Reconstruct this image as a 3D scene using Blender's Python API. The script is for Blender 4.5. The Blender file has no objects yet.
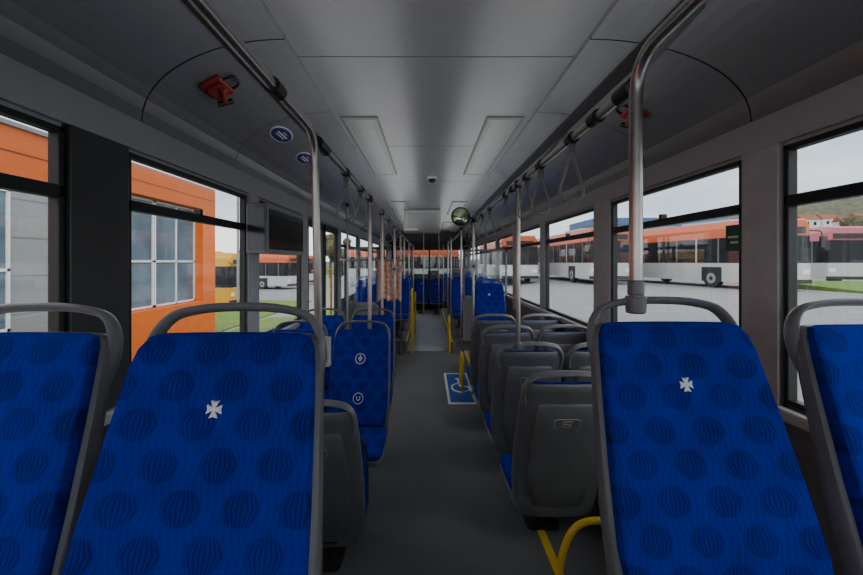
import bpy, bmesh, math, random
from mathutils import Vector, Matrix
random.seed(4)
scene = bpy.context.scene
COL = scene.collection
pi = math.pi

# ------------------------------------------------------------ materials
def mat(name, color, rough=0.5, metal=0.0, var=0.08, scale=12.0, bump=0.0, bscale=200.0, spec=0.5, emit=0.0, coat=0.0):
    m = bpy.data.materials.new(name); m.use_nodes = True
    nt = m.node_tree; b = nt.nodes['Principled BSDF']
    tc = nt.nodes.new('ShaderNodeTexCoord')
    n = nt.nodes.new('ShaderNodeTexNoise'); n.inputs['Scale'].default_value = scale; n.inputs['Detail'].default_value = 4
    nt.links.new(tc.outputs['Object'], n.inputs['Vector'])
    r = nt.nodes.new('ShaderNodeValToRGB')
    c = color
    r.color_ramp.elements[0].position = 0.3; r.color_ramp.elements[1].position = 0.7
    r.color_ramp.elements[0].color = (c[0]*(1-var), c[1]*(1-var), c[2]*(1-var), 1)
    r.color_ramp.elements[1].color = (min(1, c[0]*(1+var)), min(1, c[1]*(1+var)), min(1, c[2]*(1+var)), 1)
    nt.links.new(n.outputs['Fac'], r.inputs['Fac'])
    nt.links.new(r.outputs['Color'], b.inputs['Base Color'])
    b.inputs['Roughness'].default_value = rough
    b.inputs['Metallic'].default_value = metal
    b.inputs['Specular IOR Level'].default_value = spec
    if bump > 0:
        n2 = nt.nodes.new('ShaderNodeTexNoise'); n2.inputs['Scale'].default_value = bscale
        nt.links.new(tc.outputs['Object'], n2.inputs['Vector'])
        bp = nt.nodes.new('ShaderNodeBump'); bp.inputs['Strength'].default_value = bump; bp.inputs['Distance'].default_value = 0.002
        nt.links.new(n2.outputs['Fac'], bp.inputs['Height']); nt.links.new(bp.outputs['Normal'], b.inputs['Normal'])
    return m

def fabric_mat():
    m = bpy.data.materials.new('blue_patterned_plush'); m.use_nodes = True
    nt = m.node_tree; b = nt.nodes['Principled BSDF']; L = nt.links.new
    def math_(op, a, b_=None, c_=None):
        n = nt.nodes.new('ShaderNodeMath'); n.operation = op
        for i, v in enumerate((a, b_, c_)):
            if v is None: continue
            if isinstance(v, (int, float)): n.inputs[i].default_value = v
            else: L(v, n.inputs[i])
        return n.outputs[0]
    tc = nt.nodes.new('ShaderNodeTexCoord'); sp = nt.nodes.new('ShaderNodeSeparateXYZ'); L(tc.outputs['Object'], sp.inputs[0])
    x = sp.outputs['X']; v = math_('ADD', sp.outputs['Z'], math_('MULTIPLY', sp.outputs['Y'], 0.4))
    px = math_('DIVIDE', math_('ADD', x, 3.04), 0.118); py = math_('DIVIDE', math_('ADD', v, 3.0), 0.082)
    row = math_('FLOOR', py); odd = math_('MODULO', row, 2.0)
    px2 = math_('ADD', px, math_('MULTIPLY', odd, 0.5))
    fx = math_('SUBTRACT', math_('FRACT', px2), 0.5); fy = math_('SUBTRACT', math_('FRACT', py), 0.5)
    r = math_('SQRT', math_('ADD', math_('MULTIPLY', math_('MULTIPLY', fx, fx), 1.5), math_('MULTIPLY', math_('MULTIPLY', fy, fy), 0.85)))
    mr = nt.nodes.new('ShaderNodeMapRange'); mr.inputs['From Min'].default_value = 0.45; mr.inputs['From Max'].default_value = 0.36
    L(r, mr.inputs['Value'])
    # bulging vertical ribs inside the discs
    ph = math_('MULTIPLY', math_('DIVIDE', fx, math_('ADD', 0.62, math_('MULTIPLY', math_('ABSOLUTE', fy), -0.6))), 42.0)
    st = math_('MULTIPLY_ADD', math_('SINE', ph), 0.5, 0.5)
    mask = math_('MULTIPLY', mr.outputs[0], math_('ADD', math_('MULTIPLY', st, 0.48), 0.22))
    ph2 = math_('ADD', math_('MULTIPLY', x, 420.0), math_('MULTIPLY', math_('SINE', math_('MULTIPLY', v, 75.0)), 1.6))
    st2 = math_('MULTIPLY', math_('MULTIPLY_ADD', math_('SINE', ph2), 0.5, 0.5), 0.22)
    nz = nt.nodes.new('ShaderNodeTexNoise'); nz.inputs['Scale'].default_value = 14; nz.inputs['Detail'].default_value = 8; L(tc.outputs['Object'], nz.inputs['Vector'])
    tot = math_('MINIMUM', math_('ADD', math_('MAXIMUM', mask, st2), math_('MULTIPLY', math_('SUBTRACT', nz.outputs['Fac'], 0.42), 0.9)), 1.0)
    ramp = nt.nodes.new('ShaderNodeValToRGB')
    ramp.color_ramp.elements[0].color = (0.001, 0.021, 0.36, 1)
    ramp.color_ramp.elements[1].color = (0.001, 0.007, 0.10, 1)
    L(tot, ramp.inputs['Fac']); L(ramp.outputs['Color'], b.inputs['Base Color'])
    b.inputs['Roughness'].default_value = 0.85; b.inputs['Specular IOR Level'].default_value = 0.08
    b.inputs['Sheen Weight'].default_value = 0.08
    b.inputs['Sheen Tint'].default_value = (0.05, 0.2, 1, 1)
    n2 = nt.nodes.new('ShaderNodeTexNoise'); n2.inputs['Scale'].default_value = 350; L(tc.outputs['Object'], n2.inputs['Vector'])
    bp = nt.nodes.new('ShaderNodeBump'); bp.inputs['Strength'].default_value = 0.3; bp.inputs['Distance'].default_value = 0.002
    L(n2.outputs['Fac'], bp.inputs['Height']); L(bp.outputs['Normal'], b.inputs['Normal'])
    return m

def speckle_mat(name, base, fleck, rough=0.55, scale=260.0, thr=0.66, bump=0.25):
    m = bpy.data.materials.new(name); m.use_nodes = True
    nt = m.node_tree; b = nt.nodes['Principled BSDF']; L = nt.links.new
    tc = nt.nodes.new('ShaderNodeTexCoord')
    n = nt.nodes.new('ShaderNodeTexNoise'); n.inputs['Scale'].default_value = scale; n.inputs['Detail'].default_value = 1
    L(tc.outputs['Object'], n.inputs['Vector'])
    r = nt.nodes.new('ShaderNodeValToRGB'); r.color_ramp.elements[0].position = thr-0.04; r.color_ramp.elements[1].position = thr+0.03
    r.color_ramp.elements[0].color = (*base, 1); r.color_ramp.elements[1].color = (*fleck, 1)
    L(n.outputs['Fac'], r.inputs['Fac'])
    n3 = nt.nodes.new('ShaderNodeTexNoise'); n3.inputs['Scale'].default_value = 2.5; n3.inputs['Detail'].default_value = 5
    L(tc.outputs['Object'], n3.inputs['Vector'])
    mx = nt.nodes.new('ShaderNodeMixRGB'); mx.blend_type = 'MULTIPLY'; mx.inputs['Fac'].default_value = 0.4
    L(r.outputs['Color'], mx.inputs['Color1']); L(n3.outputs['Fac'], mx.inputs['Color2'])
    L(mx.outputs['Color'], b.inputs['Base Color']); b.inputs['Roughness'].default_value = rough
    bp = nt.nodes.new('ShaderNodeBump'); bp.inputs['Strength'].default_value = bump; bp.inputs['Distance'].default_value = 0.002
    L(n.outputs['Fac'], bp.inputs['Height']); L(bp.outputs['Normal'], b.inputs['Normal'])
    return m

def glass_mat(name, tint=(0.93, 0.95, 0.95), refl=0.06):
    m = bpy.data.materials.new(name); m.use_nodes = True
    nt = m.node_tree; nt.nodes.clear(); L = nt.links.new
    o = nt.nodes.new('ShaderNodeOutputMaterial'); mx = nt.nodes.new('ShaderNodeMixShader')
    t = nt.nodes.new('ShaderNodeBsdfTransparent'); g = nt.nodes.new('ShaderNodeBsdfGlossy')
    n = nt.nodes.new('ShaderNodeTexNoise'); n.inputs['Scale'].default_value = 3
    r = nt.nodes.new('ShaderNodeValToRGB'); r.color_ramp.elements[0].color = (*[c*0.97 for c in tint], 1); r.color_ramp.elements[1].color = (*tint, 1)
    L(n.outputs['Fac'], r.inputs['Fac']); L(r.outputs['Color'], t.inputs['Color'])
    g.inputs['Roughness'].default_value = 0.02
    mx.inputs['Fac'].default_value = refl
    L(t.outputs[0], mx.inputs[1]); L(g.outputs[0], mx.inputs[2]); L(mx.outputs[0], o.inputs['Surface'])
    return m

M_fabric = fabric_mat()
M_shell = mat('grey_moulded_plastic', (0.14, 0.145, 0.153), 0.40, bump=0.25, bscale=500)
M_shell2 = mat('grey_handle_plastic', (0.19, 0.195, 0.205), 0.36)
M_badge = mat('light_grey_badge', (0.34, 0.345, 0.355), 0.38)
M_black = mat('black_plastic', (0.018, 0.018, 0.019), 0.45)
M_rubber = mat('black_window_rubber', (0.014, 0.015, 0.016), 0.5)
M_steel = mat('brushed_steel', (0.50, 0.48, 0.455), 0.30, 1.0)
M_white = mat('white_print', (0.8, 0.8, 0.8), 0.6)
M_ceil = mat('grey_ceiling_laminate', (0.195, 0.20, 0.207), 0.33, var=0.03)
M_cove = mat('grey_cove_laminate', (0.19, 0.195, 0.203), 0.24, var=0.03)
M_trimgrey = mat('grey_trim_band', (0.46, 0.465, 0.48), 0.4, var=0.03)
M_pillar = mat('grey_pillar_plastic', (0.52, 0.52, 0.53), 0.45)
M_pillard = mat('dark_pillar_plastic', (0.05, 0.051, 0.054), 0.45)
M_wall = mat('dark_side_panel', (0.16, 0.162, 0.17), 0.55)
M_floor = speckle_mat('speckled_dark_vinyl', (0.145, 0.147, 0.155), (0.46, 0.46, 0.47))
M_floor2 = speckle_mat('light_grey_vinyl', (0.40, 0.41, 0.43), (0.5, 0.5, 0.52), 0.35)
M_yellow = mat('yellow_safety_paint', (0.80, 0.52, 0.02), 0.4)
M_blue = mat('blue_floor_sign', (0.006, 0.085, 0.42), 0.5)
M_dkblue = mat('dark_blue_print', (0.012, 0.03, 0.16), 0.5)
M_red = mat('red_plastic', (0.30, 0.022, 0.018), 0.45)
M_orange = mat('orange_cladding', (0.80, 0.145, 0.008), 0.5, var=0.04, scale=2)
M_orangebus = mat('orange_bus_paint', (0.60, 0.115, 0.03), 0.35, var=0.03)
M_buswhite = mat('white_bus_paint', (0.50, 0.50, 0.50), 0.35, var=0.02)
M_buspink = mat('pink_bus_paint', (0.5, 0.13, 0.16), 0.35, var=0.02)
M_busyellow = mat('yellow_bus_paint', (0.7, 0.36, 0.02), 0.35, var=0.02)
M_darkglass = mat('dark_tinted_glass', (0.02, 0.022, 0.026), 0.2, var=0.2, scale=2, spec=.12)
M_bglass = mat('building_window_glass', (0.13, 0.175, 0.225), 0.12, var=0.35, scale=0.9, spec=.3)
M_facade = mat('grey_metal_cladding', (0.28, 0.285, 0.30), 0.5, var=0.05, scale=3)
M_asphalt = speckle_mat('asphalt', (0.27, 0.27, 0.28), (0.33, 0.33, 0.33), 0.9, 30, 0.6, 0.1)
M_grass = speckle_mat('grass', (0.12, 0.22, 0.025), (0.22, 0.32, 0.06), 0.95, 12, 0.55, 0.5)
M_hill = mat('autumn_hill_trees', (0.09, 0.085, 0.05), 0.95, var=0.6, scale=0.8)
M_leaf = mat('autumn_foliage', (0.09, 0.08, 0.035), 0.95, var=0.5, scale=2.5)
M_roof = mat('terracotta_roof', (0.25, 0.08, 0.04), 0.8)
M_glass = glass_mat('clear_window_glass')
M_hglass = glass_mat('tinted_hopper_glass', (0.80, 0.83, 0.84), 0.06)
M_wglass = glass_mat('tinted_windscreen_glass', (0.60, 0.64, 0.64), 0.06)
M_screen = mat('dark_screen', (0.015, 0.017, 0.02), 0.12)
M_lamp = mat('frosted_ceiling_diffuser', (0.20, 0.21, 0.205), 0.35, var=0.03)
M_pale = mat('pale_grey_plastic', (0.55, 0.56, 0.56), 0.4, var=0.03)
M_green = mat('green_safety_sign', (0.01, 0.10, 0.05), 0.4)
M_cloth = mat('peach_cloth', (0.95, 0.60, 0.45), 0.9, var=0.02)
M_mirror = mat('mirror_glass', (0.75, 0.85, 0.55), 0.05, 1.0)
M_bluebld = mat('blue_roof_band', (0.08, 0.16, 0.3), 0.6)
M_tree = mat('tree_bark', (0.05, 0.045, 0.04), 0.9)

# ------------------------------------------------------------ mesh builder
class MB:
    def __init__(s): s.v = []; s.f = []; s.m = []; s.mats = []
    def mi(s, m):
        if m not in s.mats: s.mats.append(m)
        return s.mats.index(m)
    def box(s, x0, x1, y0, y1, z0, z1, m):
        i = len(s.v); P = [(x, y, z) for x in (x0, x1) for y in (y0, y1) for z in (z0, z1)]
        s.v += P
        k = s.mi(m)
        for q in ((0,1,3,2),(4,6,7,5),(0,4,5,1),(2,3,7,6),(0,2,6,4),(1,5,7,3)):
            s.f.append(tuple(i+a for a in q)); s.m.append(k)
    def rings(s, R, m, cap=True, close=False):
        i = len(s.v); n = len(R[0]); k = s.mi(m)
        for r in R: s.v += [tuple(p) for p in r]
        rng = len(R) if close else len(R)-1
        for a in range(rng):
            b2 = (a+1) % len(R)
            for j in range(n):
                s.f.append((i+a*n+j, i+a*n+(j+1) % n, i+b2*n+(j+1) % n, i+b2*n+j)); s.m.append(k)
        if cap and not close:
            s.f.append(tuple(i+j for j in range(n))[::-1]); s.m.append(k)
            s.f.append(tuple(i+(len(R)-1)*n+j for j in range(n))); s.m.append(k)
    def tube(s, pts, r, m, seg=10, close=False, ry=None, up=None):
        pts = [Vector(p) for p in pts]; n = len(pts); R = []
        ry = ry or r
        t0 = (pts[1]-pts[0]).normalized()
        ref = Vector(up) if up else (Vector((0, 0, 1)) if abs(t0.z) < 0.9 else Vector((1, 0, 0)))
        nrm = (ref - t0*ref.dot(t0)).normalized()
        for i, p in enumerate(pts):
            if close: t = (pts[(i+1) % n]-pts[i-1]).normalized()
            elif i == 0: t = t0
            elif i == n-1: t = (pts[-1]-pts[-2]).normalized()
            else: t = (pts[i+1]-pts[i-1]).normalized()
            nrm = (nrm - t*nrm.dot(t)).normalized(); bi = t.cross(nrm)
            R.append([p + nrm*(r*math.cos(2*pi*j/seg)) + bi*(ry*math.sin(2*pi*j/seg)) for j in range(seg)])
        s.rings(R, m, close=close)
    def cyl(s, a, b, r, m, seg=16, r2=None):
        a = Vector(a); b = Vector(b); t = (b-a).normalized()
        ref = Vector((0,0,1)) if abs(t.z) < .9 else Vector((1,0,0)); nn = (ref-t*ref.dot(t)).normalized(); bi = t.cross(nn); r2 = r if r2 is None else r2
        s.rings([[a+nn*r*math.cos(2*pi*j/seg)+bi*r*math.sin(2*pi*j/seg) for j in range(seg)],
                 [b+nn*r2*math.cos(2*pi*j/seg)+bi*r2*math.sin(2*pi*j/seg) for j in range(seg)]], m)
    def poly(s, P, m):
        i = len(s.v); s.v += [tuple(p) for p in P]; s.f.append(tuple(range(i, i+len(P)))); s.m.append(s.mi(m))
    def prism(s, P, d, m):
        d = Vector(d); A = [Vector(p) for p in P]; s.rings([A, [p+d for p in A]], m)
    def obj(s, name, parent=None, smooth=False, bevel=0, loc=None):
        me = bpy.data.meshes.new(name); me.from_pydata(s.v, [], s.f)
        for m in s.mats: me.materials.append(m)
        me.polygons.foreach_set('material_index', s.m)
        bm = bmesh.new(); bm.from_mesh(me); bmesh.ops.recalc_face_normals(bm, faces=bm.faces)
        if smooth:
            for f in bm.faces: f.smooth = True
            for e in bm.edges:
                if len(e.link_faces) == 2 and e.calc_face_angle(0) > 0.75: e.smooth = False
        bm.to_mesh(me); bm.free()
        o = bpy.data.objects.new(name, me); COL.objects.link(o)
        if loc: o.location = loc
        if parent: o.parent = parent
        if bevel:
            b = o.modifiers.new('bevel', 'BEVEL'); b.width = bevel; b.segments = 2; b.limit_method = 'ANGLE'; b.angle_limit = 0.7
        return o

def fillet(pts, r, n=6):
    pts = [Vector(p) for p in pts]; out = [pts[0]]
    for i in range(1, len(pts)-1):
        a, b, c = pts[i-1], pts[i], pts[i+1]
        d1 = (a-b); d2 = (c-b); rr = min(r, d1.length*.49, d2.length*.49)
        p1 = b+d1.normalized()*rr; p2 = b+d2.normalized()*rr
        for k in range(n+1):
            t = k/n; out.append(p1*(1-t)**2 + b*2*t*(1-t) + p2*t*t)
    out.append(pts[-1]); return out

def sell(a, b, n=5, N=32):
    out = []
    for k in range(N):
        t = 2*pi*k/N; c = math.cos(t); s_ = math.sin(t)
        out.append((a*math.copysign(abs(c)**(2/n), c), b*math.copysign(abs(s_)**(2/n), s_)))
    return out

def empty(name, loc, label=None, category=None, group=None, rot=0):
    e = bpy.data.objects.new(name, None); e.empty_display_size = 0.1; e.location = loc; e.rotation_euler = (0, 0, rot)
    COL.objects.link(e)
    if label: e['label'] = label
    if category: e['category'] = category
    if group: e['group'] = group
    return e
def tag(o, label, category, group=None):
    o['label'] = label; o['category'] = category
    if group: o['group'] = group
    return o
def struct(o, label=None):
    o['kind'] = 'structure'
    if label: o['label'] = label
    return o
def clone(src, loc, rot=None, label=None):
    n = src.copy(); COL.objects.link(n); n.location = loc
    if rot is not None: n.rotation_euler = (0, 0, rot)
    if label: n['label'] = label
    def rec(a, b):
        for ch in [c for c in bpy.data.objects if c.parent == a]:
            k = ch.copy(); COL.objects.link(k); k.parent = b; k.matrix_parent_inverse = ch.matrix_parent_inverse.copy(); rec(ch, k)
    rec(src, n)
    return n

# ------------------------------------------------------------ dimensions
XL, XR = -1.25, 1.42
ZF, ZC = -1.6, 1.0
YB, YF = -1.6, 14.0
SILL, TOP, BAND = -0.56, 0.46, 0.60
HOP = 0.24
WT = .03

# ------------------------------------------------------------ camera
cam = bpy.data.cameras.new('camera'); co = bpy.data.objects.new('camera', cam); COL.objects.link(co)
co.location = (0, 0, 0); co.rotation_euler = (pi/2, 0, 0)
cam.sensor_width = 36; cam.lens = 400/863*36; cam.shift_x = 0.0052; cam.shift_y = -0.0295; cam.clip_start = 0.02; cam.clip_end = 500
scene.camera = co

# ------------------------------------------------------------ floor & ceiling
b = MB(); b.box(XL-.1, XR+.1, YB, 7.2, ZF-.08, ZF, M_floor); b.box(XL-.1, XR+.1, 7.2, YF, ZF-.08, ZF, M_floor2)
struct(b.obj('floor'), 'dark speckled vinyl bus floor')
b = MB()
ys = [YB, 0.45, 1.95, 3.45, 4.95, 6.45, 7.95, 9.45, 10.95, 12.45, YF]
for i in range(len(ys)-1):
    b.box(-.63, .72, ys[i]+.004, ys[i+1]-.004, ZC, ZC+.05, M_ceil)
b.box(XL-.1, XR+.1, YB-.1, YF+.1, ZC+.02, ZC+.12, M_black)
struct(b.obj('ceiling', bevel=.003), 'grey laminate ceiling panels with seams')
def cove(side):
    X = XL if side < 0 else XR; xc = -.625 if side < 0 else .715
    P = []
    for k in range(15):
        t = k/14*pi/2
        px = X + (xc-X)*(1-math.cos(t))**0.9 ; pz = BAND + (ZC-.025-BAND)*math.sin(t)**0.8
        P.append((px, pz))
    P.append((xc, ZC+.03))
    bb = MB(); segs = [YB, .75, 1.75, 2.6, 4.4, 6.2, 8.0, 9.8, 11.6, YF]
    for i in range(len(segs)-1):
        y0, y1 = segs[i]+.004, segs[i+1]-.004
        for a in range(len(P)-1):
            p, q = P[a], P[a+1]
            bb.poly([(p[0], y0, p[1]), (q[0], y0, q[1]), (q[0], y1, q[1]), (p[0], y1, p[1])], M_cove)
    for a in range(len(P)-1):
        p, q = P[a], P[a+1]; o = side*.02
        bb.poly([(p[0]+o, YB, p[1]+.012), (q[0]+o, YB, q[1]+.012), (q[0]+o, YF, q[1]+.012), (p[0]+o, YF, p[1]+.012)], M_black)
    bb.box(min(X, X+side*WT), max(X, X+side*WT), YB, YF, BAND, ZC+.1, M_black)
    return bb, P
for side, n in ((-1, 1), (1, 2)):
    bb, P = cove(side); o = bb.obj('trim_%d' % n, smooth=False)
    for f in o.data.polygons: f.use_smooth = True
    struct(o, 'curved grey side ceiling cove')
    COVE = P if side < 0 else COVE
    k = 10; p, q = P[k], P[k+1]
    b = MB(); b.prism([(p[0], YB, p[1]-.004), (q[0], YB, q[1]-.004), (q[0], YB, q[1]-.014), (p[0], YB, p[1]-.014)], (0, YF-YB, 0), M_black)
    struct(b.obj('trim_%d' % (n+2)), 'black ventilation slot strip')

# ------------------------------------------------------------ walls with window openings
WL = [(-1.45, .12), (.25, 1.37), (1.66, 2.75), (2.94, 3.94), ('d', 4.15, 5.55), (5.75, 7.2), (7.4, 8.9), (9.1, 10.6), ('d', 11.0, 12.5)]
WR = [(-1.45, -.05), (.1, 1.585), (1.79, 3.06), (3.37, 4.75), (4.97, 6.35), (6.55, 8.0), (8.2, 9.7), (9.9, 11.4), (11.6, 13.2)]
def wall(side, ops, name, wn):
    X0, X1 = (XL-WT, XL) if side < 0 else (XR, XR+WT)
    b = MB(); y = YB; n = wn
    for op in ops:
        door = op[0] == 'd'; a, c = (op[1], op[2]) if door else op
        pm = M_pillar
        if side < 0 and 1.3 < y < 1.5: pm = M_pillard
        b.box(X0, X1, y, a, ZF, SILL, M_wall); b.box(X0, X1, y, a, SILL, TOP+.02, pm)
        if a-y > .1 and a > 0:
            e = .022
            if side < 0: b.box(XL, XL+e, y+.01, a-.01, SILL-.2, TOP+.016, pm)
            else: b.box(XR-e, XR, y+.01, a-.01, SILL-.2, TOP+.016, pm)
        if not door: b.box(X0, X1, a, c, ZF, SILL, M_wall)
        y = c
        b.box(X0, X1, a, c, TOP, TOP+.02, M_pillar)
        xo, xf = (XL-.03, XL+.010) if side < 0 else (XR+.03, XR-.010)
        x0, x1 = min(xo, xf), max(xo, xf)
        if not door:
            w = MB(); t = .022
            w.box(x0, x1, a, a+t, SILL, TOP, M_rubber); w.box(x0, x1, c-t, c, SILL, TOP, M_rubber)
            w.box(x0, x1, a, c, SILL, SILL+t, M_rubber); w.box(x0, x1, a, c, TOP-t, TOP, M_rubber)
            w.box(x0, x1, a, c, HOP-.022, HOP+.022, M_rubber)
            w.box(x0, x1, (a+c)/2-.012, (a+c)/2+.012, HOP, HOP+.05, M_rubber)
            wo = struct(w.obj('window_%d' % n, bevel=.004), 'black rubber framed bus window with hinged upper light'); n += 1
            xm = (x0+x1)/2
            g = MB(); g.box(xm-.002, xm+.002, a+.02, c-.02, SILL+.02, HOP, M_glass); g.obj('glass_pane', parent=wo)
            g = MB(); g.box(xm-.002, xm+.002, a+.02, c-.02, HOP, TOP-.02, M_hglass); g.obj('hopper_pane', parent=wo)
        else:
            mid = (a+c)/2
            w = MB()
            for (p, q) in ((a, mid-.005), (mid+.005, c)):
                t = .06
                w.box(x0, x1, p, p+t, ZF, TOP, M_rubber); w.box(x0, x1, q-t, q, ZF, TOP, M_rubber)
                w.box(x0, x1, p, q, ZF, ZF+.12, M_rubber); w.box(x0, x1, p, q, TOP-.08, TOP, M_rubber)
            do = struct(w.obj('door_%d' % (1 if a < 6 else 2), bevel=.005), 'double glass bus door with black frame')
            xm = (x0+x1)/2
            for (p, q) in ((a, mid-.005), (mid+.005, c)):
                g = MB(); g.box(xm-.003, xm+.003, p+.04, q-.04, ZF+.1, TOP-.06, M_glass); g.obj('glass_pane', parent=do)
                hx = XL+.05
                h = MB(); h.tube(fillet([(XL+.01, (p+q)/2-.2, -.1), (hx, (p+q)/2-.2, -.1), (hx, (p+q)/2-.2, -1.0), (XL+.01, (p+q)/2-.2, -1.0)], .05), .014, M_yellow)
                h.obj('door_handle', parent=do, smooth=True)
    b.box(X0, X1, y, YF, ZF, SILL, M_wall); b.box(X0, X1, y, YF, SILL, TOP+.02, M_pillar)
    b.box(X0, X1, YB, YF, TOP+.02, BAND+.06, M_trimgrey)
    xx0, xx1 = (XL, XL+.02) if side < 0 else (XR-.02, XR)
    b.box(xx0, xx1, YB, YF, TOP+.015, BAND+.005, M_trimgrey)
    struct(b.obj(name, bevel=.004), 'bus side wall with light grey pillars and window openings')
    return n
n = wall(-1, WL, 'wall_left', 1)
n = wall(1, WR, 'wall_right', n)
b = MB(); b.box(XL, XL+.04, YB, 4.1, SILL-.06, SILL-.01, M_pillar); struct(b.obj('trim_5', bevel=.01), 'grey sill ledge')
b = MB(); b.box(XR-.04, XR, YB, 13.2, SILL-.06, SILL-.01, M_pillar); struct(b.obj('trim_6', bevel=.01), 'grey sill ledge')
# front wall
b = MB(); Y0, Y1 = YF, YF+.1
b.box(XL, XR, Y0, Y1, ZF, -.42, M_wall); b.box(XL, XR, Y0, Y1, .42, ZC+.1, M_black)
b.box(XL, XL+.12, Y0, Y1, -.75, .62, M_black); b.box(XR-.12, XR, Y0, Y1, -.75, .62, M_black); b.box(.06, .11, Y0, Y1, -.75, .62, M_black)
struct(b.obj('wall_front'), 'black bus front wall around the windscreen')
b = MB(); b.box(XL+.1, XR-.1, YF+.04, YF+.05, -.45, .45, M_wglass); struct(b.obj('window_40'), 'bus windscreen')
# back wall
b = MB(); Y0, Y1 = YB-.1, YB
b.box(XL-.03, XR+.03, Y0, Y1, ZF, -.4, M_wall); b.box(XL-.03, XR+.03, Y0, Y1, .5, ZC+.1, M_cove)
b.box(XL-.03, XL+.15, Y0, Y1, -.4, .5, M_wall); b.box(XR-.15, XR+.03, Y0, Y1, -.4, .5, M_wall)
struct(b.obj('wall_back'), 'bus rear wall with rear window')
b = MB(); b.box(XL+.13, XR-.13, YB-.06, YB-.05, -.42, .52, M_glass); struct(b.obj('window_41'), 'bus rear window')
def platform(n, x0, x1, y0, y1, z, edge=None):
    b = MB(); b.box(x0, x1, y0, y1, ZF, z, M_floor)
    if edge is not None:
        b.box(edge-.012, edge+.012, y0, y1, z-.03, z+.004, M_yellow)
    struct(b.obj('trim_%d' % n, bevel=.005), 'raised vinyl seat platform')
ZP = -1.27
platform(7, XL, -.30, YB, 1.15, ZP); platform(8, .40, XR, YB, 1.35, ZP)
platform(9, .58, XR, 4.85, 6.1, -1.35, .58)
platform(10, XL, -.62, 5.88, 6.75, -1.35)
platform(11, XL, -.36, 7.0, 10.8, -1.38, -.36); platform(12, .44, XR, 7.0, 12.0, -1.38, .44)

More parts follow.
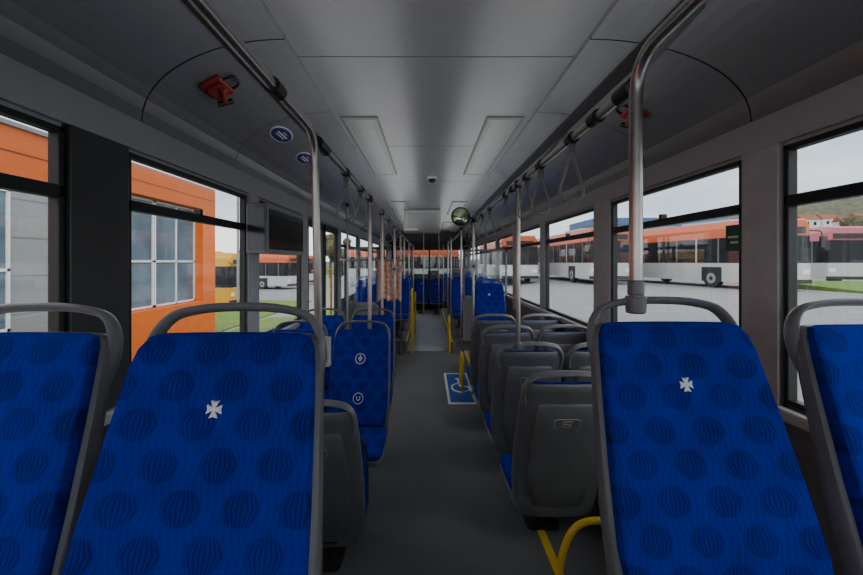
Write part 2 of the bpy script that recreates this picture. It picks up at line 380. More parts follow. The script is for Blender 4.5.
# ------------------------------------------------------------ seat
TILT = .35
def make_seat(h, loc, rot, label, group, pict=False, emblem=True, folded=False, SW=.94, tp=.0, hr=.010):
    root = empty('bus_seat', loc, label, 'seat', group, rot)
    def wid(z): return tp*max(0, min(1, (.56-z)/.4))   # extra half width towards the cushion
    s = MB()
    prof = [(-.14, .17, .03, .03), (-.12, .20, .045, .03), (-.05, .222, .05, .032), (.06, .233, .05, .034), (.2, .236, .044, .032), (.35, .233, .038, .028),
            (.50, .227, .033, .024), (.59, .221, .030, .020), (.618, .210, .026, .020), (.63, .185, .016, .020)]
    R = []
    for (z, a, d, yo) in prof:
        R.append([(x*SW, TILT*max(z, 0) + yo + y - .03*(x/.23)**2, z+h) for x, y in sell(a+wid(z), d, 5, 32)])
    s.rings(R, M_shell)
    s.obj('seat_shell', root, True)
    s = MB(); R = []
    for (z, a, d, yo) in [(-.07, .11, .004, .078), (-.06, .13, .014, .078), (.1, .165, .018, .082), (.3, .168, .018, .072), (.42, .16, .016, .062), (.52, .15, .013, .054), (.535, .13, .003, .05)]:
        R.append([(x*SW, TILT*max(z, 0) + yo + y - .03*(x/.23)**2, z+h) for x, y in sell(a, d, 5, 24)])
    s.rings(R, M_shell); s.obj('back_panel', root, True)
    ctrl = [(-.206, .52), (-.218, .585), (-.205, .635), (-.174, .672), (-.10, .688), (0, .692), (.10, .688), (.174, .672), (.205, .635), (.218, .585), (.206, .52)]
    V = [Vector((x*SW, TILT*z+.012, z+h)) for x, z in ctrl]
    s = MB(); s.tube(fillet(V, .05, 3), hr, M_shell2, 12, ry=.022, up=(-1, 0, 0)); s.obj('grab_handle', root, True)
    s = MB(); R = []
    for (z, a, d, yo) in [(.0, .19, .012, -.02), (.02, .207, .03, -.022), (.15, .222, .034, -.026), (.3, .222, .032, -.022), (.45, .218, .03, -.018), (.57, .213, .028, -.014), (.607, .206, .024, -.012), (.630, .192, .014, -.010), (.636, .165, .004, -.008)]:
        R.append([(x*SW, TILT*max(z, 0) + yo + y - .025*(x/.23)**2, z+h) for x, y in sell(a+wid(z), d, 6, 32)])
    s.rings(R, M_fabric); s.obj('backrest_fabric', root, True)
    def cush(secs, m, name, N, ew=0):
        s = MB(); R = []
        for (y, a, d, zo) in secs:
            ring = []
            for x, z in sell((a+ew)*SW, d, 5, N):
                if folded: ring.append((x, -.075 - .21*y + (z+zo), h-.04 - y))
                else: ring.append((x, y, z+h+zo))
            R.append(ring)
        s.rings(R, m); s.obj(name, root, True)
    cush([(.02, .20, .02, -.035), (-.02, .21, .034, -.036), (-.2, .216, .036, -.036), (-.36, .212, .036, -.034), (-.40, .20, .028, -.04), (-.415, .17, .012, -.046)], M_fabric, 'seat_cushion', 28, .012)
    cush([(.03, .20, .04, -.09), (-.02, .225, .045, -.09), (-.2, .232, .035, -.085), (-.38, .226, .028, -.08), (-.42, .20, .016, -.078)], M_black if folded else M_shell, 'seat_pan', 28)
    s = MB()
    yo = .0 if folded else -.26
    dd = .10
    s.rings([[(x, y+yo, z) for x, y in sell(a, b_, 5, 20)] for z, a, b_ in ((0, .10, dd), (.02, .10, dd), (.035, .035, .06), (h-.13, .03, .05), (h-.10, .10, .09))], M_black)
    s.obj('leg', root, True)
    def fy(z): return TILT*z - .053 - (.006 if z < .3 else .0)
    if emblem:
        s = MB(); zc_ = .490; q = []; c9 = .84
        for k in range(4):
            a = k*pi/2
            for (x, z) in ((-.0035, .0045), (-.0105, .0195), (.0, .0165), (.0105, .0195), (.0035, .0045)):
                X = (x*math.cos(a)+z*math.sin(a))*c9; Z = (-x*math.sin(a)+z*math.cos(a))*c9
                q.append(Vector((X, fy(zc_+Z)+.002, zc_+Z+h)))
        s.rings([[p+Vector((0, .01, 0)) for p in q], q], M_white)
        s.obj('emblem', root)
    if pict:
        for (zc_, kind) in ((.44, 0), (.18, 1)):
            s = MB(); rr = .035
            F = lambda z: fy(z)
            s.tube([(rr*math.cos(t*pi/12), F(zc_+rr*math.sin(t*pi/12)), zc_+rr*math.sin(t*pi/12)+h) for t in range(24)], .003, M_white, 6, close=True)
            if kind == 0:
                s.cyl((0, F(zc_+.02)+.004, zc_+.02+h), (0, F(zc_+.02)-.003, zc_+.02+h), .006, M_white, 10)
                def bx(x0, x1, z0, z1): s.box(x0, x1, F(zc_)-.004, F(zc_)+.008, zc_+z0+h, zc_+z1+h, M_white)
                bx(-.008, .008, -.006, .011); bx(-.014, -.010, -.006, .010); bx(.010, .014, -.006, .010); bx(-.008, -.002, -.026, -.006); bx(.002, .008, -.026, -.006)
            else:
                s.tube([(-.011, F(zc_+.014), zc_+.014+h), (-.011, F(zc_), zc_-.006+h), (0, F(zc_-.014), zc_-.014+h), (.011, F(zc_), zc_-.006+h), (.011, F(zc_+.014), zc_+.014+h)], .004, M_white, 6)
            s.obj('priority_pictogram', root)
    s = MB(); zc_ = .43; w, hh = .066, .027
    def bp(x, z): return (x, TILT*z + .058 + .0175 - .03*(x/.23)**2 , z+h)
    s.tube([bp(x, zc_+z) for x, z in sell(w, hh, 5, 28)], .003, M_badge, 6, close=True)
    S = [(-.026, .012), (-.005, .016), (.022, .012), (.018, .002), (-.016, -.003), (-.022, -.012), (0, -.016), (.026, -.012)]
    s.tube([bp(x, zc_+z) for x, z in S], .0035, M_badge, 6)
    s.obj('badge', root, True)
    return root

LB = 'blue plush bus seat with white cross emblem'
seatN = make_seat(-.80-ZP, (-.448, .72, ZP), 0, LB, 'blue near bus seats', tp=.018)
clone(seatN, (-.935, .72, ZP), 0, LB + ' beside the wall')
clone(seatN, (.656, .89, ZP), 0, LB + ' holding a pole')
clone(seatN, (1.17, .84, ZP), 0, LB + ' by window')
LG = 'bus seat with dark grey moulded shell and blue cushion'
hg = .36
seatG = make_seat(hg, (.70, 2.22, ZF), pi, LG, 'grey shell bus seats', SW=1.01, hr=.013)
for (x, y) in ((1.182, 2.22), (.70, 2.94), (1.182, 2.94), (.70, 3.68), (1.182, 3.68), (.70, 4.40), (1.182, 4.40)):
    clone(seatG, (x, y, ZF), pi)
seatG2 = make_seat(.24, (-.55, 2.16, ZF), pi, 'dark grey tip-up bus seat with folded cushion', 'tip-up bus seats', emblem=False, folded=True)
clone(seatG2, (-1.01, 2.16, ZF), pi)
he = .45
seatE = make_seat(he, (-.49, 2.84, ZF), 0, 'blue priority bus seat with white pictograms', 'blue priority bus seats', pict=True, emblem=False)
for (x, y) in ((-.97, 2.84), (-.52, 3.66), (-1.0, 3.66)):
    clone(seatE, (x, y, ZF), 0)
seatF = make_seat(.42, (.84, 5.29, -1.35), 0, 'raised blue plush bus seat on platform', 'raised blue bus seats')
clone(seatF, (-.95, 6.36, -1.35), 0)
for (x, y) in ((-.55, 7.6), (-1.01, 7.6), (-.55, 8.5), (-1.01, 8.5), (-.55, 9.6), (-1.01, 9.6), (.69, 7.7), (1.165, 7.7), (.69, 8.8), (1.165, 8.8), (.69, 10.0), (1.165, 10.0), (.69, 11.2), (1.165, 11.2)):
    clone(seatF, (x, y, -1.38), 0)
clone(seatF, (.30, 12.6, ZF), 0, 'blue bus seat near the windscreen')
clone(seatF, (-.18, 12.75, ZF), 0, 'blue bus seat near the windscreen')

# ------------------------------------------------------------ rails and poles
XLr, XRr = -.455, .59
def rail(name, pts, r, label, cat='handrail', group=None, m=M_steel, fil=.12):
    b = MB(); b.tube(fillet(pts, fil, 8), r, m, 12); o = b.obj(name, smooth=True); tag(o, label, cat, group); return o
rr = rail('grab_rail', [(XRr, YB, .575), (XRr, 1.13, .575), (XRr, 1.13, -.12)], .018, 'bent steel grab rail ending on seat handle', group='bent steel grab rails')
rl = rail('grab_rail', [(XLr-.0, YB, .52), (XLr, 1.62, .52), (XLr, 1.68, -.3), (XLr, 1.69, ZF)], .017, 'bent steel grab rail running down beside grey seat', group='bent steel grab rails')
def clampring(parent, x, y, z, r=.026, l=.05, m=M_black):
    b = MB(); b.cyl((x, y, z-l/2), (x, y, z+l/2), r, m)
    return b.obj('clamp', parent, True, bevel=.004)
b = MB(); b.cyl((XRr, 1.13, -.05), (XRr, 1.13, -.095), .022, M_shell2); b.cyl((XRr, 1.13, -.095), (XRr, 1.13, -.145), .029, M_shell2, r2=.026); b.obj('pole_socket', rr, True, bevel=.006)
def hanger(parent, x, y, z):
    sx = 1 if x > 0 else -1
    tx = (XR-.42) if sx > 0 else (XL+.42)
    b = MB(); b.tube(fillet([(x, y, z), (x+sx*.1, y, z+.10), (tx-sx*.1, y, z+.30), (tx, y, .93)], .06), .010, M_shell); b.cyl((x, y-.03, z), (x, y+.03, z), .025, M_black)
    b.obj('ceiling_bracket', parent, True)
fr = rail('overhead_rail', [(XRr+.02, 1.2, .52), (XRr+.02, 12.5, .52)], .016, 'long steel overhead rail with hanging straps', group='overhead rails')
fl = rail('overhead_rail', [(XLr, 1.75, .50), (XLr, 12.0, .50)], .016, 'long steel overhead rail on black brackets', group='overhead rails')
b = MB(); b.cyl((XRr+.02, 1.17, .52), (XRr+.02, 1.27, .52), .026, M_black); b.cyl((XRr+.02, 1.2, .52), (XRr, 1.13, .5), .018, M_black); b.obj('rail_joint', fr, True)
b = MB(); b.cyl((XLr, 1.66, .50), (XLr, 1.80, .50), .024, M_black); b.obj('rail_joint', fl, True)
for y in (1.45, 2.86, 4.95, 7.6, 9.2, 11): hanger(fr, XRr+.02, y, .52)
for y in (3.12, 5.6, 8.6, 10.2): hanger(fl, XLr, y, .5)
hanger(rl, XLr, 1.2, .52)
def pole(x, y, z0, z1, label, m=M_steel, grp='vertical grab poles', btn=None, r=.016):
    b = MB(); b.cyl((x, y, z0), (x, y, z1), r, m, 12); o = tag(b.obj('grab_pole', smooth=True), label, 'pole', grp)
    clampring(o, x, y, z1, .024, .05)
    clampring(o, x, y, z0+.02, .026, .04, M_shell2)
    if btn is not None:
        q = MB(); q.box(x-.035, x+.035, y-.05, y-.012, btn-.06, btn+.06, M_pale); q.cyl((x, y-.052, btn), (x, y-.06, btn), .02, M_red)
        q.obj('stop_button', o, bevel=.008)
    return o
LP = 'straight steel grab pole under the overhead rail'
pole(XRr+.02, 2.68, -.58, .52, LP)
pole(XRr-.03, 4.84, ZF, .50, LP, btn=-.05); pole(XRr-.06, 6.2, ZF, .52, LP)
for y in (8.15, 9.35, 11.9): pole(XRr-.10, y, -1.38, .52, LP)
pole(XLr, 3.18, ZF, .50, LP); pole(XLr, 4.05, ZF, .50, LP)
for y in (5.6, 6.9): pole(XLr, y, ZF, .50, LP, btn=-.1)
for y in (8.02, 10.1): pole(XLr, y, -1.38, .50, LP)
pole(XLr+.06, 11.6, ZF, .50, LP); pole(.36, 12.1, ZF, ZC, 'steel pole near the windscreen seats')
pole(-.1, 11.9, ZF, ZC, 'steel pole near the windscreen seats')
pole(-1.12, 4.12, ZF, .8, 'steel door pole beside the glass door'); pole(-1.12, 5.64, ZF, .8, 'steel door pole beside the glass door')
q = MB(); q.box(XLr-.01, XLr+.055, 1.635, 1.672, -.43, -.31, M_pale); q.box(XLr+.015, XLr+.045, 1.628, 1.636, -.40, -.365, M_red)
q.obj('stop_button', rl, bevel=.01)

def yel(pts, label, r=.015, fil=.1):
    b = MB(); b.tube(fillet(pts, fil, 8), r, M_yellow, 12); tag(b.obj('yellow_grab_bar', smooth=True), label, 'handrail', 'yellow grab bars')
yel([(.48, 1.5, ZF), (.50, 1.5, -1.1), (.56, 1.5, -.97), (.76, 1.5, -.97), (.80, 1.5, ZF)], 'yellow tubular arch by the seat platform', r=.013, fil=.12)
yel([(-.27, 7.0, ZF), (-.27, 7.0, -.5), (-.27, 7.5, -.5), (-.27, 7.5, ZF)], 'yellow tubular rail at the platform edge')
yel([(-.27, 9.0, ZF), (-.27, 9.0, -.7), (-.27, 9.4, -.7), (-.27, 9.4, ZF)], 'yellow tubular rail at the platform edge')
yel([(.40, 7.05, ZF), (.40, 7.05, -1.0), (.40, 7.5, -1.0), (.40, 7.5, ZF)], 'yellow tubular rail at the platform edge')
yel([(.43, 4.85, ZF), (.43, 4.85, -1.1), (.43, 5.1, -1.15), (.43, 5.2, ZF)], 'yellow curved tubular rail', .012)

def strap(x, y, z, label, first=None):
    if first: return clone(first, (x, y, z))
    e = empty('hanging_strap', (x, y, z), label, 'strap', 'hanging grab straps')
    c = MB(); c.cyl((0, -.03, 0), (0, .03, 0), .025, M_black); c.box(-.014, .014, -.016, .016, -.06, -.02, M_shell2); c.obj('clamp', e, True, bevel=.003)
    c = MB()
    P = [(0, -.055), (.012, -.09), (.03, -.15), (.050, -.21), (.048, -.245), (.02, -.262), (-.02, -.262), (-.048, -.245), (-.050, -.21), (-.03, -.15), (-.012, -.09)]
    c.tube(fillet([(p[0], 0, p[1]) for p in P], .02, 2), .005, M_badge, 8, ry=.012, close=False)
    c.tube([(-.012, 0, -.09), (0, 0, -.055)], .005, M_badge, 8, ry=.012)
    c.obj('strap_loop', e, True); return e
s0 = strap(XRr+.02, 1.69, .52, 'grey looped grab strap hanging from steel rail')
for y in (2.15, 2.45, 3.1, 3.9, 4.4, 5.4, 6.6): strap(XRr+.02, y, .52, None, s0)
for y in (2.25, 2.75, 4.7, 6.3): strap(XLr, y, .50, None, s0)

# ------------------------------------------------------------ ceiling items
def hatch(x0, x1, y0, y1):
    R = []
    for (i_, z) in ((0, 0), (0, -.008), (.02, -.016), (.035, -.016), (.04, -.012)):
        R.append([(x0+i_, y0+i_, ZC+z), (x1-i_, y0+i_, ZC+z), (x1-i_, y1-i_, ZC+z), (x0+i_, y1-i_, ZC+z)])
    b = MB(); b.rings(R, M_lamp); return tag(b.obj('ceiling_light_panel', bevel=.004), 'frosted grey rectangular light panel on the ceiling', 'light panel', 'ceiling light panels')
for y in (2.75, 6.6, 10):
    hatch(-.60, -.34, y, y+1.8); hatch(.41, .67, y, y+1.8)
e = empty('dome_camera', (.06, 4.7, ZC+.002), 'small dark dome camera on white ceiling base', 'camera')
b = MB(); b.cyl((0, 0, 0), (0, 0, -.03), .06, M_pale, 24, .055); b.obj('base', e, True)
b = MB(); R = []
for k in range(7):
    t = k/6*1.45; R.append([(.045*math.cos(t)*math.cos(a*pi/8), .045*math.cos(t)*math.sin(a*pi/8), -.03-.045*math.sin(t)) for a in range(16)])
b.rings(R, M_darkglass); b.obj('dome', e, True)
e = empty('display_box', (-.09, 7.6, ZC), 'pale grey information display box hanging from ceiling', 'display')
b = MB(); b.box(-.35, .35, -.06, .08, -.45, 0, M_pale); b.obj('housing', e, bevel=.03)
b = MB(); b.box(-.27, .27, -.066, -.055, -.38, -.08, M_trimgrey); b.obj('screen', e, bevel=.01)
b = MB(); b.box(XL+.2, XR-.2, 12.9, 13.1, .42, ZC, M_black); struct(b.obj('trim_14'), 'black header beam above the driver area')
e = empty('round_mirror', (.42, 5.0, .57), 'round convex mirror with black rim on bracket', 'mirror')
b = MB(); R = []
for k in range(6):
    t = k/6*pi/2; R.append([(.105*math.cos(t)*math.cos(a*pi/14), -.03*math.sin(t), .105*math.cos(t)*math.sin(a*pi/14)) for a in range(28)])
b.rings(R, M_mirror); b.obj('mirror_glass', e, True)
b = MB(); b.tube([(.108*math.cos(a*pi/14), 0, .108*math.sin(a*pi/14)) for a in range(28)], .012, M_black, 8, close=True); b.cyl((0, .004, 0), (0, .02, 0), .1, M_black, 24); b.obj('rim', e, True)
b = MB(); b.tube(fillet([(0, .015, 0), (.08, .03, .02), (.18, .03, -.04)], .05), .01, M_black, 8); b.obj('bracket', e, True)

def cove_frame(side, z, y):
    P = COVE
    for a in range(len(P)-1):
        if P[a][1] <= z <= P[a+1][1]:
            t = (z-P[a][1])/(P[a+1][1]-P[a][1]); x = P[a][0]+(P[a+1][0]-P[a][0])*t
            d = Vector((P[a+1][0]-P[a][0], 0, P[a+1][1]-P[a][1])).normalized(); break
    if side > 0: x = XL+XR-x; d.x = -d.x
    tY = Vector((0, 1, 0)); nrm = d.cross(tY).normalized()
    if nrm.z > 0: nrm = -nrm
    T = Matrix.Identity(4)
    T.col[0] = Vector((*tY, 0)); T.col[1] = Vector((*d, 0)); T.col[2] = Vector((*nrm, 0)); T.col[3] = Vector((x, y, z, 1))
    return T
def emergency(side, z, y):
    e = empty('emergency_hammer', (0, 0, 0), 'red emergency hammer with black strap on ceiling cove', 'hammer', 'emergency hammers'); e.matrix_world = cove_frame(side, z, y)
    b = MB(); b.box(-.085, .075, -.055, .055, 0, .028, M_red); b.box(-.07, .01, -.04, .04, .028, .055, M_red); b.obj('holder', e, bevel=.010)
    b = MB(); b.tube([(-.06, .03, .06), (.06, -.02, .06)], .014, M_red, 10); b.tube([(.04, -.05, .06), (.075, .015, .06)], .015, M_black, 10); b.obj('hammer', e, True)
    b = MB(); b.tube(fillet([(-.055, .05, .02), (-.05, .11, .03), (.03, .10, .03), (.05, .05, .02)], .04), .007, M_black, 8); b.obj('cord', e, True)
emergency(-1, .88, 2.0); emergency(1, .88, 2.35)
def sticker(z, y):
    e = empty('oval_sticker', (0, 0, 0), 'blue and white oval sticker on ceiling cove', 'sticker', 'oval stickers'); e.matrix_world = cove_frame(-1, z, y)
    b = MB(); b.rings([[(.15*math.cos(a*pi/16), .066*math.sin(a*pi/16), zz) for a in range(32)] for zz in (.0, .006)], M_white); b.obj('rim', e)
    b = MB(); b.rings([[(.138*math.cos(a*pi/16), .057*math.sin(a*pi/16), zz) for a in range(32)] for zz in (.006, .009)], M_dkblue); b.obj('face', e)
    b = MB()
    b.box(-.085, .085, .000, .010, .009, .011, M_white); b.box(-.07, .07, -.018, -.011, .009, .011, M_white); b.box(-.03, .03, .022, .028, .009, .011, M_white)
    b.obj('lettering', e)
sticker(.895, 2.80); sticker(.885, 3.40)
e = empty('information_monitor', (-1.12, 2.72, .06), 'black information monitor mounted on the side wall', 'monitor')
b = MB(); b.box(-.112, .03, 0, .80, 0, .34, M_black); b.box(.028, .034, .0, .80, .0, .34, M_badge); b.box(-.108, .03, -.008, .0, .0, .34, M_shell); b.obj('housing', e, bevel=.004)
b = MB(); b.box(.034, .038, .03, .77, .03, .31, M_screen); b.box(-.095, .018, -.013, -.008, .025, .315, M_screen); b.obj('screen', e)
b = MB(); b.box(XR-.016, XR-.008, 1.79, 1.88, .05, .17, M_green); b.box(XR-.018, XR-.015, 1.805, 1.865, .11, .12, M_white); b.box(XR-.018, XR-.015, 1.805, 1.85, .085, .095, M_white)
tag(b.obj('safety_sign'), 'small green safety sign on window edge beside pillar', 'sign')
b = MB(); b.box(XL+.022, XL+.06, 5.58, 5.70, -.2, .05, M_shell2); b.cyl((XL+.06, 5.64, -.05), (XL+.07, 5.64, -.05), .025, M_red)
tag(b.obj('door_button_box', bevel=.006), 'grey door button box with red button', 'button')

# ------------------------------------------------------------ floor markings
def floorsign(x0, x1, y0, y1):
    e = empty('wheelchair_floor_sign', (0, 0, ZF), 'blue floor sign with white wheelchair symbol', 'floor sign')
    b = MB(); b.box(x0, x1, y0, y1, 0, .003, M_white); b.box(x0+.03, x1-.03, y0+.05, y1-.05, .003, .004, M_blue); b.obj('plate', e)
    b = MB(); cx, cy = (x0+x1)/2+.04, (y0+y1)/2; w = .11
    b.tube([(cx-.02+w*math.cos(a), cy-.05+w*math.sin(a)*1.6, .005) for a in [pi*.55+k*pi*1.25/14 for k in range(15)]], .012, M_white, 6, ry=.012)
    b.tube([(cx-.03, cy+.25, .005), (cx-.02, cy, .005), (cx+.08, cy-.02, .005), (cx+.11, cy-.2, .005)], .014, M_white, 6)
    b.cyl((cx-.03, cy+.33, .003), (cx-.03, cy+.33, .008), .035, M_white); b.obj('wheelchair_symbol', e)
floorsign(.24, .57, 4.50, 5.75)
b = MB(); b.box(.655, .70, 1.55, 3.0, ZF, ZF+.004, M_yellow); tag(b.obj('yellow_floor_line'), 'yellow warning line on the vinyl floor', 'floor line')
# ------------------------------------------------------------ far interior
def curtain(x0, w, y, zt, hh):
    b = MB(); N = 28; rows = []
    for zi in range(8):
        z = zt - zi*hh/7; row = []
        for k in range(N+1):
            u = k/N; row.append((x0+w*u*(1+.06*zi/7), y+.015*math.sin(u*20)+.01*zi*math.sin(u*11)/7, z-.02*math.sin(u*9)*(zi/7)))
        rows.append(row)
    for a in range(7):
        for k in range(N): b.poly([rows[a][k], rows[a][k+1], rows[a+1][k+1], rows[a+1][k]], M_cloth)
    o = b.obj('orange_curtain'); tag(o, 'folded peach orange cloth hanging from a steel bar', 'curtain', 'hanging orange cloths')
    m_ = o.modifiers.new('sol', 'SOLIDIFY'); m_.thickness = .006
    for f in o.data.polygons: f.use_smooth = True
curtain(-.66, .14, 5.50, .02, .54); curtain(-.56, .16, 6.10, .02, .6)
rail('grab_rail', [(-1.2, 5.50, .03), (XLr, 5.50, .03)], .012, 'short horizontal steel rail by the door', group='horizontal steel rails')
rail('grab_rail', [(-.62, 6.10, .03), (XLr+.14, 6.10, .03)], .012, 'short horizontal steel rail by the door', group='horizontal steel rails')
def partition(x0, x1, y):
    e = empty('glass_partition', (0, y, 0), 'clear glass partition panel with grey frame', 'partition', 'glass partitions')
    b = MB(); b.box(x0, x1, -.012, .012, -.62, -.58, M_shell2); b.box(x0, x1, -.012, .012, -.02+.2, .02+.2, M_shell2); b.box(x0, x0+.03, -.012, .012, -1.35, .22, M_shell2); b.box(x1-.03, x1, -.012, .012, -1.35, .22, M_shell2)
    b.box(x0+.03, x1-.03, -.008, .008, -1.35, -.62, M_shell); b.obj('frame', e)
    b = MB(); b.box(x0+.03, x1-.03, -.003, .003, -.6, .2, M_glass); b.obj('glass_pane', e)
partition(-1.2, -.70, 5.80); partition(.62, 1.38, 6.9)
e = empty('driver_cabin', (0, 11.3, ZF), 'dark driver cabin partition with glass top', 'partition')
b = MB(); b.box(XL+.03, -.47, 1.4, 1.44, 0, 1.3, M_shell); b.box(-.50, -.46, 1.42, 2.15, 0, 1.1, M_shell); b.box(-.50, -.46, 1.40, 1.46, 0, 2.2, M_shell); b.obj('panel', e, bevel=.01)
b = MB(); b.box(XL+.03, -.49, 1.415, 1.425, 1.3, 2.1, M_hglass); b.obj('glass_pane', e)
e = empty('dashboard', (0, 13.5, ZF), 'black driver dashboard with steering wheel', 'dashboard')
b = MB(); b.prism([(XL+.03, .0, 0), (XL+.03, .48, 0), (XL+.03, .48, 1.0), (XL+.03, .2, 1.02), (XL+.03, .0, .8)], (2.5, 0, 0), M_black); b.obj('console', e, bevel=.02)
b = MB(); b.tube([(-.8+.21*math.cos(a*pi/12), .0-.05*math.sin(a*pi/12), 1.1+.19*math.sin(a*pi/12)) for a in range(24)], .016, M_black, 8, close=True); b.cyl((-.8, 0, 1.1), (-.8, .15, .9), .03, M_black); b.tube([(-1.0, 0, 1.1), (-.6, 0, 1.1)], .012, M_black)
b.obj('steering_wheel', e, True)
b = MB(); b.box(.72, XR-.03, 12.3, 12.8, ZF, -.2, M_shell); tag(b.obj('equipment_cabinet', bevel=.02), 'dark grey equipment cabinet near the front', 'cabinet')

# ------------------------------------------------------------ exterior ground
def gz(x, y):
    def ss(t): t = max(0, min(1, t)); return t*t*(3-2*t)
    if x > 0: return -1.95 + .65*ss((x-2)/8)
    return -1.95 - .6*ss((-x-2)/5)
b = MB()
xs = [-90, -60, -40, -30, -20, -14] + [-12+i for i in range(25)] + [14, 20, 30, 45, 60, 90]; ysg = [-30, -10, 0, 5, 10, 15, 20, 30, 40, 60, 90, 130]
for i in range(len(xs)-1):
    for j in range(len(ysg)-1):
        b.poly([(x, y, gz(x, y)) for x, y in ((xs[i], ysg[j]), (xs[i+1], ysg[j]), (xs[i+1], ysg[j+1]), (xs[i], ysg[j+1]))], M_asphalt)
struct(b.obj('ground'), 'grey asphalt depot yard')
def verge(x0, x1, y0, y1, n_, rise=.06):
    b = MB(); xx = [x0+(x1-x0)*i/12 for i in range(13)]
    for i in range(12):
        a, c = xx[i], xx[i+1]; za, zc = gz(a, y0), gz(c, y0)
        b.rings([[(a, y0, za-.02), (a, y1, za-.02), (a, y1, za+rise), (a, y0, za+.05)], [(c, y0, zc-.02), (c, y1, zc-.02), (c, y1, zc+rise), (c, y0, zc+.05)]], M_grass)
    struct(b.obj('trim_%d' % (20+n_)), 'strip of green lawn')
verge(-7.15, -3.6, 4, 18, 1); verge(-30, -7.5, 14.3, 26, 2); verge(17.9, 50, 15.5, 20.9, 3, .32)

# ------------------------------------------------------------ orange building
BX = -7.5
zb = gz(BX, 0)
e = empty('orange_building', (BX, 8, zb), 'orange and grey clad office building with white windows', 'building')
b = MB()
b.box(-6, 0, -12, 6.0, 0, 5.0, M_orange)
for z in (.75, 4.55): b.box(-.0, .012, -12, 6, z-.012, z+.012, M_roof)
b.box(0, .30, .9, 5.6, 4.25, 4.95, M_orange); b.box(0, .30, 4.85, 5.6, 0, 4.25, M_orange); b.box(0, .30, .9, 4.85, .0, 1.3, M_orange)
b.box(.29, .305, .9, 5.6, 4.58, 4.60, M_roof)
b.box(-6.05, .06, -12.05, 6.05, 5.0, 5.08, M_facade)
b.obj('facade', e)
b = MB(); b.box(0, .05, -6, .1, .2, 3.95, M_facade)
for z in (.9, 1.6, 2.3, 3.0, 3.7): b.box(.05, .056, -6, .1, z-.01, z+.01, M_shell2)
b.obj('grey_cladding', e)
def bwin(y0, y1, z0, z1, tr):
    w = MB(); w.box(.0, .03, y0, y1, z0, z1, M_bglass); t = .055
    for (a, c) in ((y0, y0+t), (y1-t, y1), ((y0+y1)/2-t/2, (y0+y1)/2+t/2)): w.box(.0, .06, a, c, z0, z1, M_white)
    for (a, c) in ((z0, z0+t), (z1-t, z1), (z0+(z1-z0)*tr, z0+(z1-z0)*tr+t)): w.box(.0, .06, y0, y1, a, c, M_white)
    return w
for (y0, y1) in ((-4.8, -3.2), (-2.9, -.9), (1.0, 2.9), (2.93, 4.83)):
    o = bwin(y0, y1, 1.32, 4.23 if y0 > .5 else 3.85, .42).obj('building_window', e)
    if y0 < .5: o.location.x = .045
# ------------------------------------------------------------ parked buses
def make_bus(loc, rot, label, top, lower, L=12.0, W=2.6, H=3.3, name='parked_bus'):
    e = empty(name, loc, label, 'bus', 'parked buses', rot)
    secs = [(.0, .10, .10), (.06, .04, .04), (.25, 0, 0), (L-.2, 0, 0), (L-.04, .05, .05), (L, .12, .12)]
    b = MB(); R = [[(x, y, z) for x, z in ((-W/2+i_, .32), (W/2-i_, .32), (W/2-i_, 1.25), (-W/2+i_, 1.25))] for y, i_, t in secs]; b.rings(R, lower)
    b.obj('lower_body', e)
    b = MB(); R = [[(x, y, z) for x, z in ((-W/2+i_+.01, 1.25), (W/2-i_-.01, 1.25), (W/2-i_-.04, 2.55), (-W/2+i_+.04, 2.55))] for y, i_, t in secs]; b.rings(R, M_darkglass)
    b.obj('window_band', e)
    b = MB(); R = [[(x, y, z) for x, z in ((-W/2+i_+.03, 2.5), (W/2-i_-.03, 2.5), (W/2-i_-.05, 2.95), (W/2-i_-.25, H-t), (-W/2+i_+.25, H-t), (-W/2+i_+.05, 2.95))] for y, i_, t in secs]; b.rings(R, top)
    b.box(-W/2+.35, W/2-.35, 2.0, 5.0, H-.05, H+.12, lower); b.obj('roof', e)
    b = MB()
    for k in range(8):
        y = .9+k*(L-1.2)/8
        for sx in (-1, 1): b.box(sx*(W/2-.0)-.02, sx*(W/2)+.0+.015, y, y+.07, 1.25, 2.52, M_shell if k not in (2, 6) else lower)
    b.obj('window_pillars', e)
    b = MB(); b.box(-.95, .95, -.02, .05, 2.6, 2.9, M_black); b.obj('destination_display', e)
    for y in (2.7, L-3.3):
        for sx in (-1, 1):
            a0 = sx*(W/2-.28); a1 = sx*(W/2+.01)
            w = MB(); w.cyl((a0, y, .48), (a1, y, .48), .48, M_black, 24); w.cyl((a1, y, .48), (a1+sx*.015, y, .48), .27, M_facade, 20); w.cyl((a1+sx*.015, y, .48), (a1+sx*.04, y, .48), .1, M_black, 12)
            w.obj('wheel', e, True)
            w = MB(); w.box(min(sx*(W/2-.1), sx*(W/2+.005)), max(sx*(W/2-.1), sx*(W/2+.005)), y-.6, y+.6, .32, 1.05, M_black); w.obj('wheel_arch', e)
    b = MB(); b.box(-1.15, -.8, -.01, .06, .75, .95, M_white); b.box(.8, 1.15, -.01, .06, .75, .95, M_white); b.obj('headlights', e)
    b = MB(); b.box(-W/2+.05, W/2-.05, -.04, .1, .32, .5, M_black); b.obj('bumper', e)
    for sx in (-1, 1):
        m_ = MB(); m_.tube(fillet([(sx*1.2, .1, 2.75), (sx*1.45, -.25, 2.7), (sx*1.45, -.3, 2.4)], .1), .025, M_black, 8); m_.box(sx*1.45-.12, sx*1.45+.12, -.34, -.26, 1.95, 2.45, M_black); m_.obj('side_mirror', e)
    return e
def P_(u, Y): return (u-427)/400*Y
zr = -1.3
LBS = 'orange and white city bus parked in the yard'
B1 = make_bus((16.25, 18.0, zr), math.radians(9), LBS, M_orangebus, M_buswhite)
clone(B1, (10.6, 23.0, zr), 0); clone(B1, (15.6, 33.5, zr), math.radians(2)); clone(B1, (6.4, 27.5, zr-.15), 0)
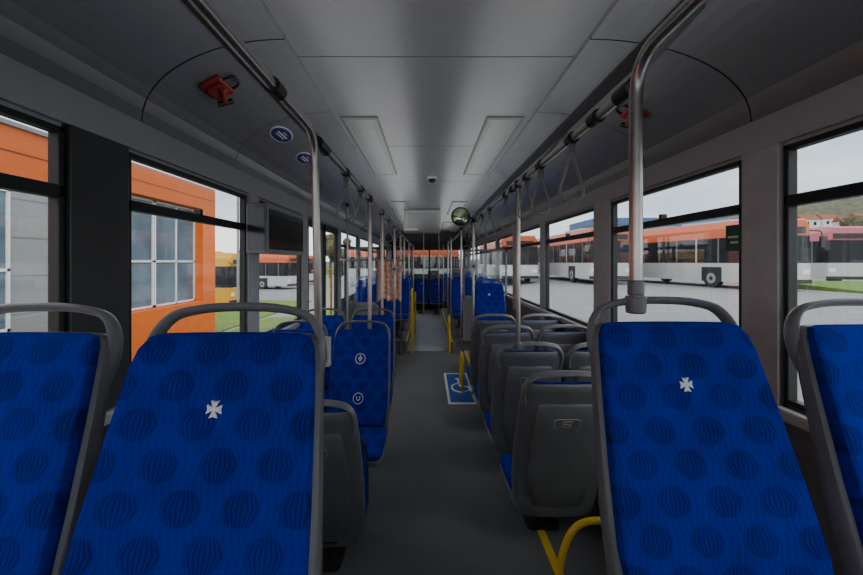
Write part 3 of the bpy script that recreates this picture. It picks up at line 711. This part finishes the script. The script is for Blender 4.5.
B3 = make_bus((23.6, 22.2, zr), math.radians(-8), 'white and pink city bus with dark windows', M_buspink, M_buswhite)
clone(B1, (-12.5, 38, -2.55), math.radians(75)); clone(B1, (-13, 45, -2.55), math.radians(78)); clone(B1, (3.4, 44, -1.95), math.radians(90))
B4 = make_bus((-14, 51.5, -2.55), math.radians(78), 'yellow city bus parked far across the yard', M_busyellow, M_busyellow)
B5 = clone(B4, (-11.3, 24.5, -2.75), math.radians(82))

e = empty('warehouse', (42, 66, zr), 'long pale warehouse with blue roof band', 'building')
b = MB(); b.box(-14, 14, 0, 12, 0, 8, M_facade); b.obj('body', e)
b = MB(); b.box(-14.2, 14.2, -.2, 12.2, 7.4, 8.6, M_bluebld); b.obj('roof_band', e)
b = MB(); NX, NY = 60, 14
for i in range(NX+1):
    for j in range(NY+1):
        x = -60 + i*4.5; y = 80 + j*6
        hgt = (math.exp(-((x-150)/75)**2)*22 + 1.5)*math.sin(min(1, j/NY*1.6)*pi/2) + random.random()*1.3
        b.v.append((x, y, -2.5+hgt))
k = b.mi(M_hill)
for i in range(NX):
    for j in range(NY):
        q = i*(NY+1)+j; b.f.append((q, q+NY+1, q+NY+2, q+1)); b.m.append(k)
struct(b.obj('trim_30', smooth=True), 'wooded autumn hillside on the horizon')
def house(x, y, z, s):
    e = empty('house', (x, y, z), 'small pale house with terracotta gable roof', 'house', 'hillside houses')
    b = MB(); b.box(-3*s, 3*s, -2*s, 2*s, -4, 3*s, M_buswhite); b.obj('walls', e)
    b = MB(); b.prism([(-3.3*s, -2.3*s, 3*s), (-3.3*s, 2.3*s, 3*s), (-3.3*s, 0, 5*s)], (6.6*s, 0, 0), M_roof); b.obj('roof', e)
    b = MB(); b.box(-1.8*s, -.8*s, -2.05*s, -2*s, 1*s, 2.2*s, M_darkglass); b.box(.8*s, 1.8*s, -2.05*s, -2*s, 1*s, 2.2*s, M_darkglass); b.obj('house_windows', e)
for (u, Y, z, s) in ((806, 86, 7.2, .6), (826, 94, 8.2, .6), (845, 86, 7.0, .55), (860, 98, 9.0, .6)):
    house(P_(u, Y), Y, z, s)
def tree(x, y, z, s, sd):
    rnd = random.Random(sd)
    e = empty('tree', (x, y, z), 'autumn tree with thin brownish crown', 'tree', 'yard trees')
    b = MB(); b.tube([(0, 0, 0), (.05*s, 0, 1.5*s), (0, .1*s, 3*s)], .12*s, M_tree, 8)
    for k in range(5):
        a = k*1.3; b.tube([(0, 0, (1.4+.25*k)*s), (.7*s*math.cos(a), .7*s*math.sin(a), (2.3+.25*k)*s)], .05*s, M_tree, 6)
    b.obj('trunk', e, True)
    b = MB()
    for k in range(16):
        cx, cy, cz = rnd.gauss(0, .75)*s, rnd.gauss(0, .75)*s, (3+rnd.gauss(0, .7))*s; r = (.4+.35*rnd.random())*s
        R = []
        for i in range(1, 7):
            t = i/7*pi; R.append([(cx+r*math.sin(t)*math.cos(a*pi/5)*(.8+.4*rnd.random()), cy+r*math.sin(t)*math.sin(a*pi/5)*(.8+.4*rnd.random()), cz+r*math.cos(t)) for a in range(10)])
        b.rings(R, M_leaf)
    b.obj('crown', e)
for i, (u, Y, z, s) in enumerate(((248, 62, -2.5, 1.2), (272, 76, -2.5, 1.2), (855, 62, -1.3, 1.7), (875, 54, -1.3, 1.8), (330, 62, -2.5, 1.5), (414, 74, -2.0, 1.3), (395, 64, -2.2, 1.2))):
    tree(P_(u, Y), Y, z, s, i)
b = MB(); b.tube([(P_(238, 22), 22, -2.5), (P_(238, 22), 22, 5)], .07, M_facade, 8); b.box(P_(238, 22)-.1, P_(238, 22)+.9, 21.9, 22.1, 4.95, 5.05, M_facade)
tag(b.obj('street_lamp'), 'tall thin grey street lamp', 'street lamp')

# ------------------------------------------------------------ light
w = bpy.data.worlds.new('sky'); scene.world = w; w.use_nodes = True
nt = w.node_tree; bg = nt.nodes['Background']; L = nt.links.new
tc = nt.nodes.new('ShaderNodeTexCoord'); mp = nt.nodes.new('ShaderNodeMapping'); mp.inputs['Scale'].default_value = (1.2, 1.2, 4.0)
L(tc.outputs['Generated'], mp.inputs['Vector'])
nz = nt.nodes.new('ShaderNodeTexNoise'); nz.inputs['Scale'].default_value = 2.2; nz.inputs['Detail'].default_value = 7; nz.inputs['Roughness'].default_value = .55
L(mp.outputs[0], nz.inputs['Vector'])
rp = nt.nodes.new('ShaderNodeValToRGB'); rp.color_ramp.elements[0].position = .35; rp.color_ramp.elements[0].color = (.60, .67, .78, 1)
rp.color_ramp.elements[1].position = .60; rp.color_ramp.elements[1].color = (.98, .97, .96, 1)
L(nz.outputs['Fac'], rp.inputs['Fac']); L(rp.outputs['Color'], bg.inputs['Color']); bg.inputs['Strength'].default_value = 2.6
sun = bpy.data.lights.new('sun', 'SUN'); sun.energy = 1.2; sun.angle = math.radians(25); sun.color = (1, .95, .88)
so = bpy.data.objects.new('sun', sun); COL.objects.link(so); so.rotation_euler = (math.radians(48), 0, math.radians(35))
# added cabin fill: unseen upward area lights, no real fixture, brightening ceiling and interior
for x in (-.42, .55):
    for y0, y1, k in ((-1.3, 2.8, 1.3), (2.9, 7.4, 1.6), (7.5, 12.5, 1.5)):
        l = bpy.data.lights.new('added_fill_uplight', 'AREA'); l.shape = 'RECTANGLE'; l.size = .5; l.size_y = y1-y0; l.energy = k*(y1-y0)
        lo = bpy.data.objects.new('added_fill_uplight', l); COL.objects.link(lo); lo.location = (x, (y0+y1)/2, .60); lo.rotation_euler = (pi, 0, 0)
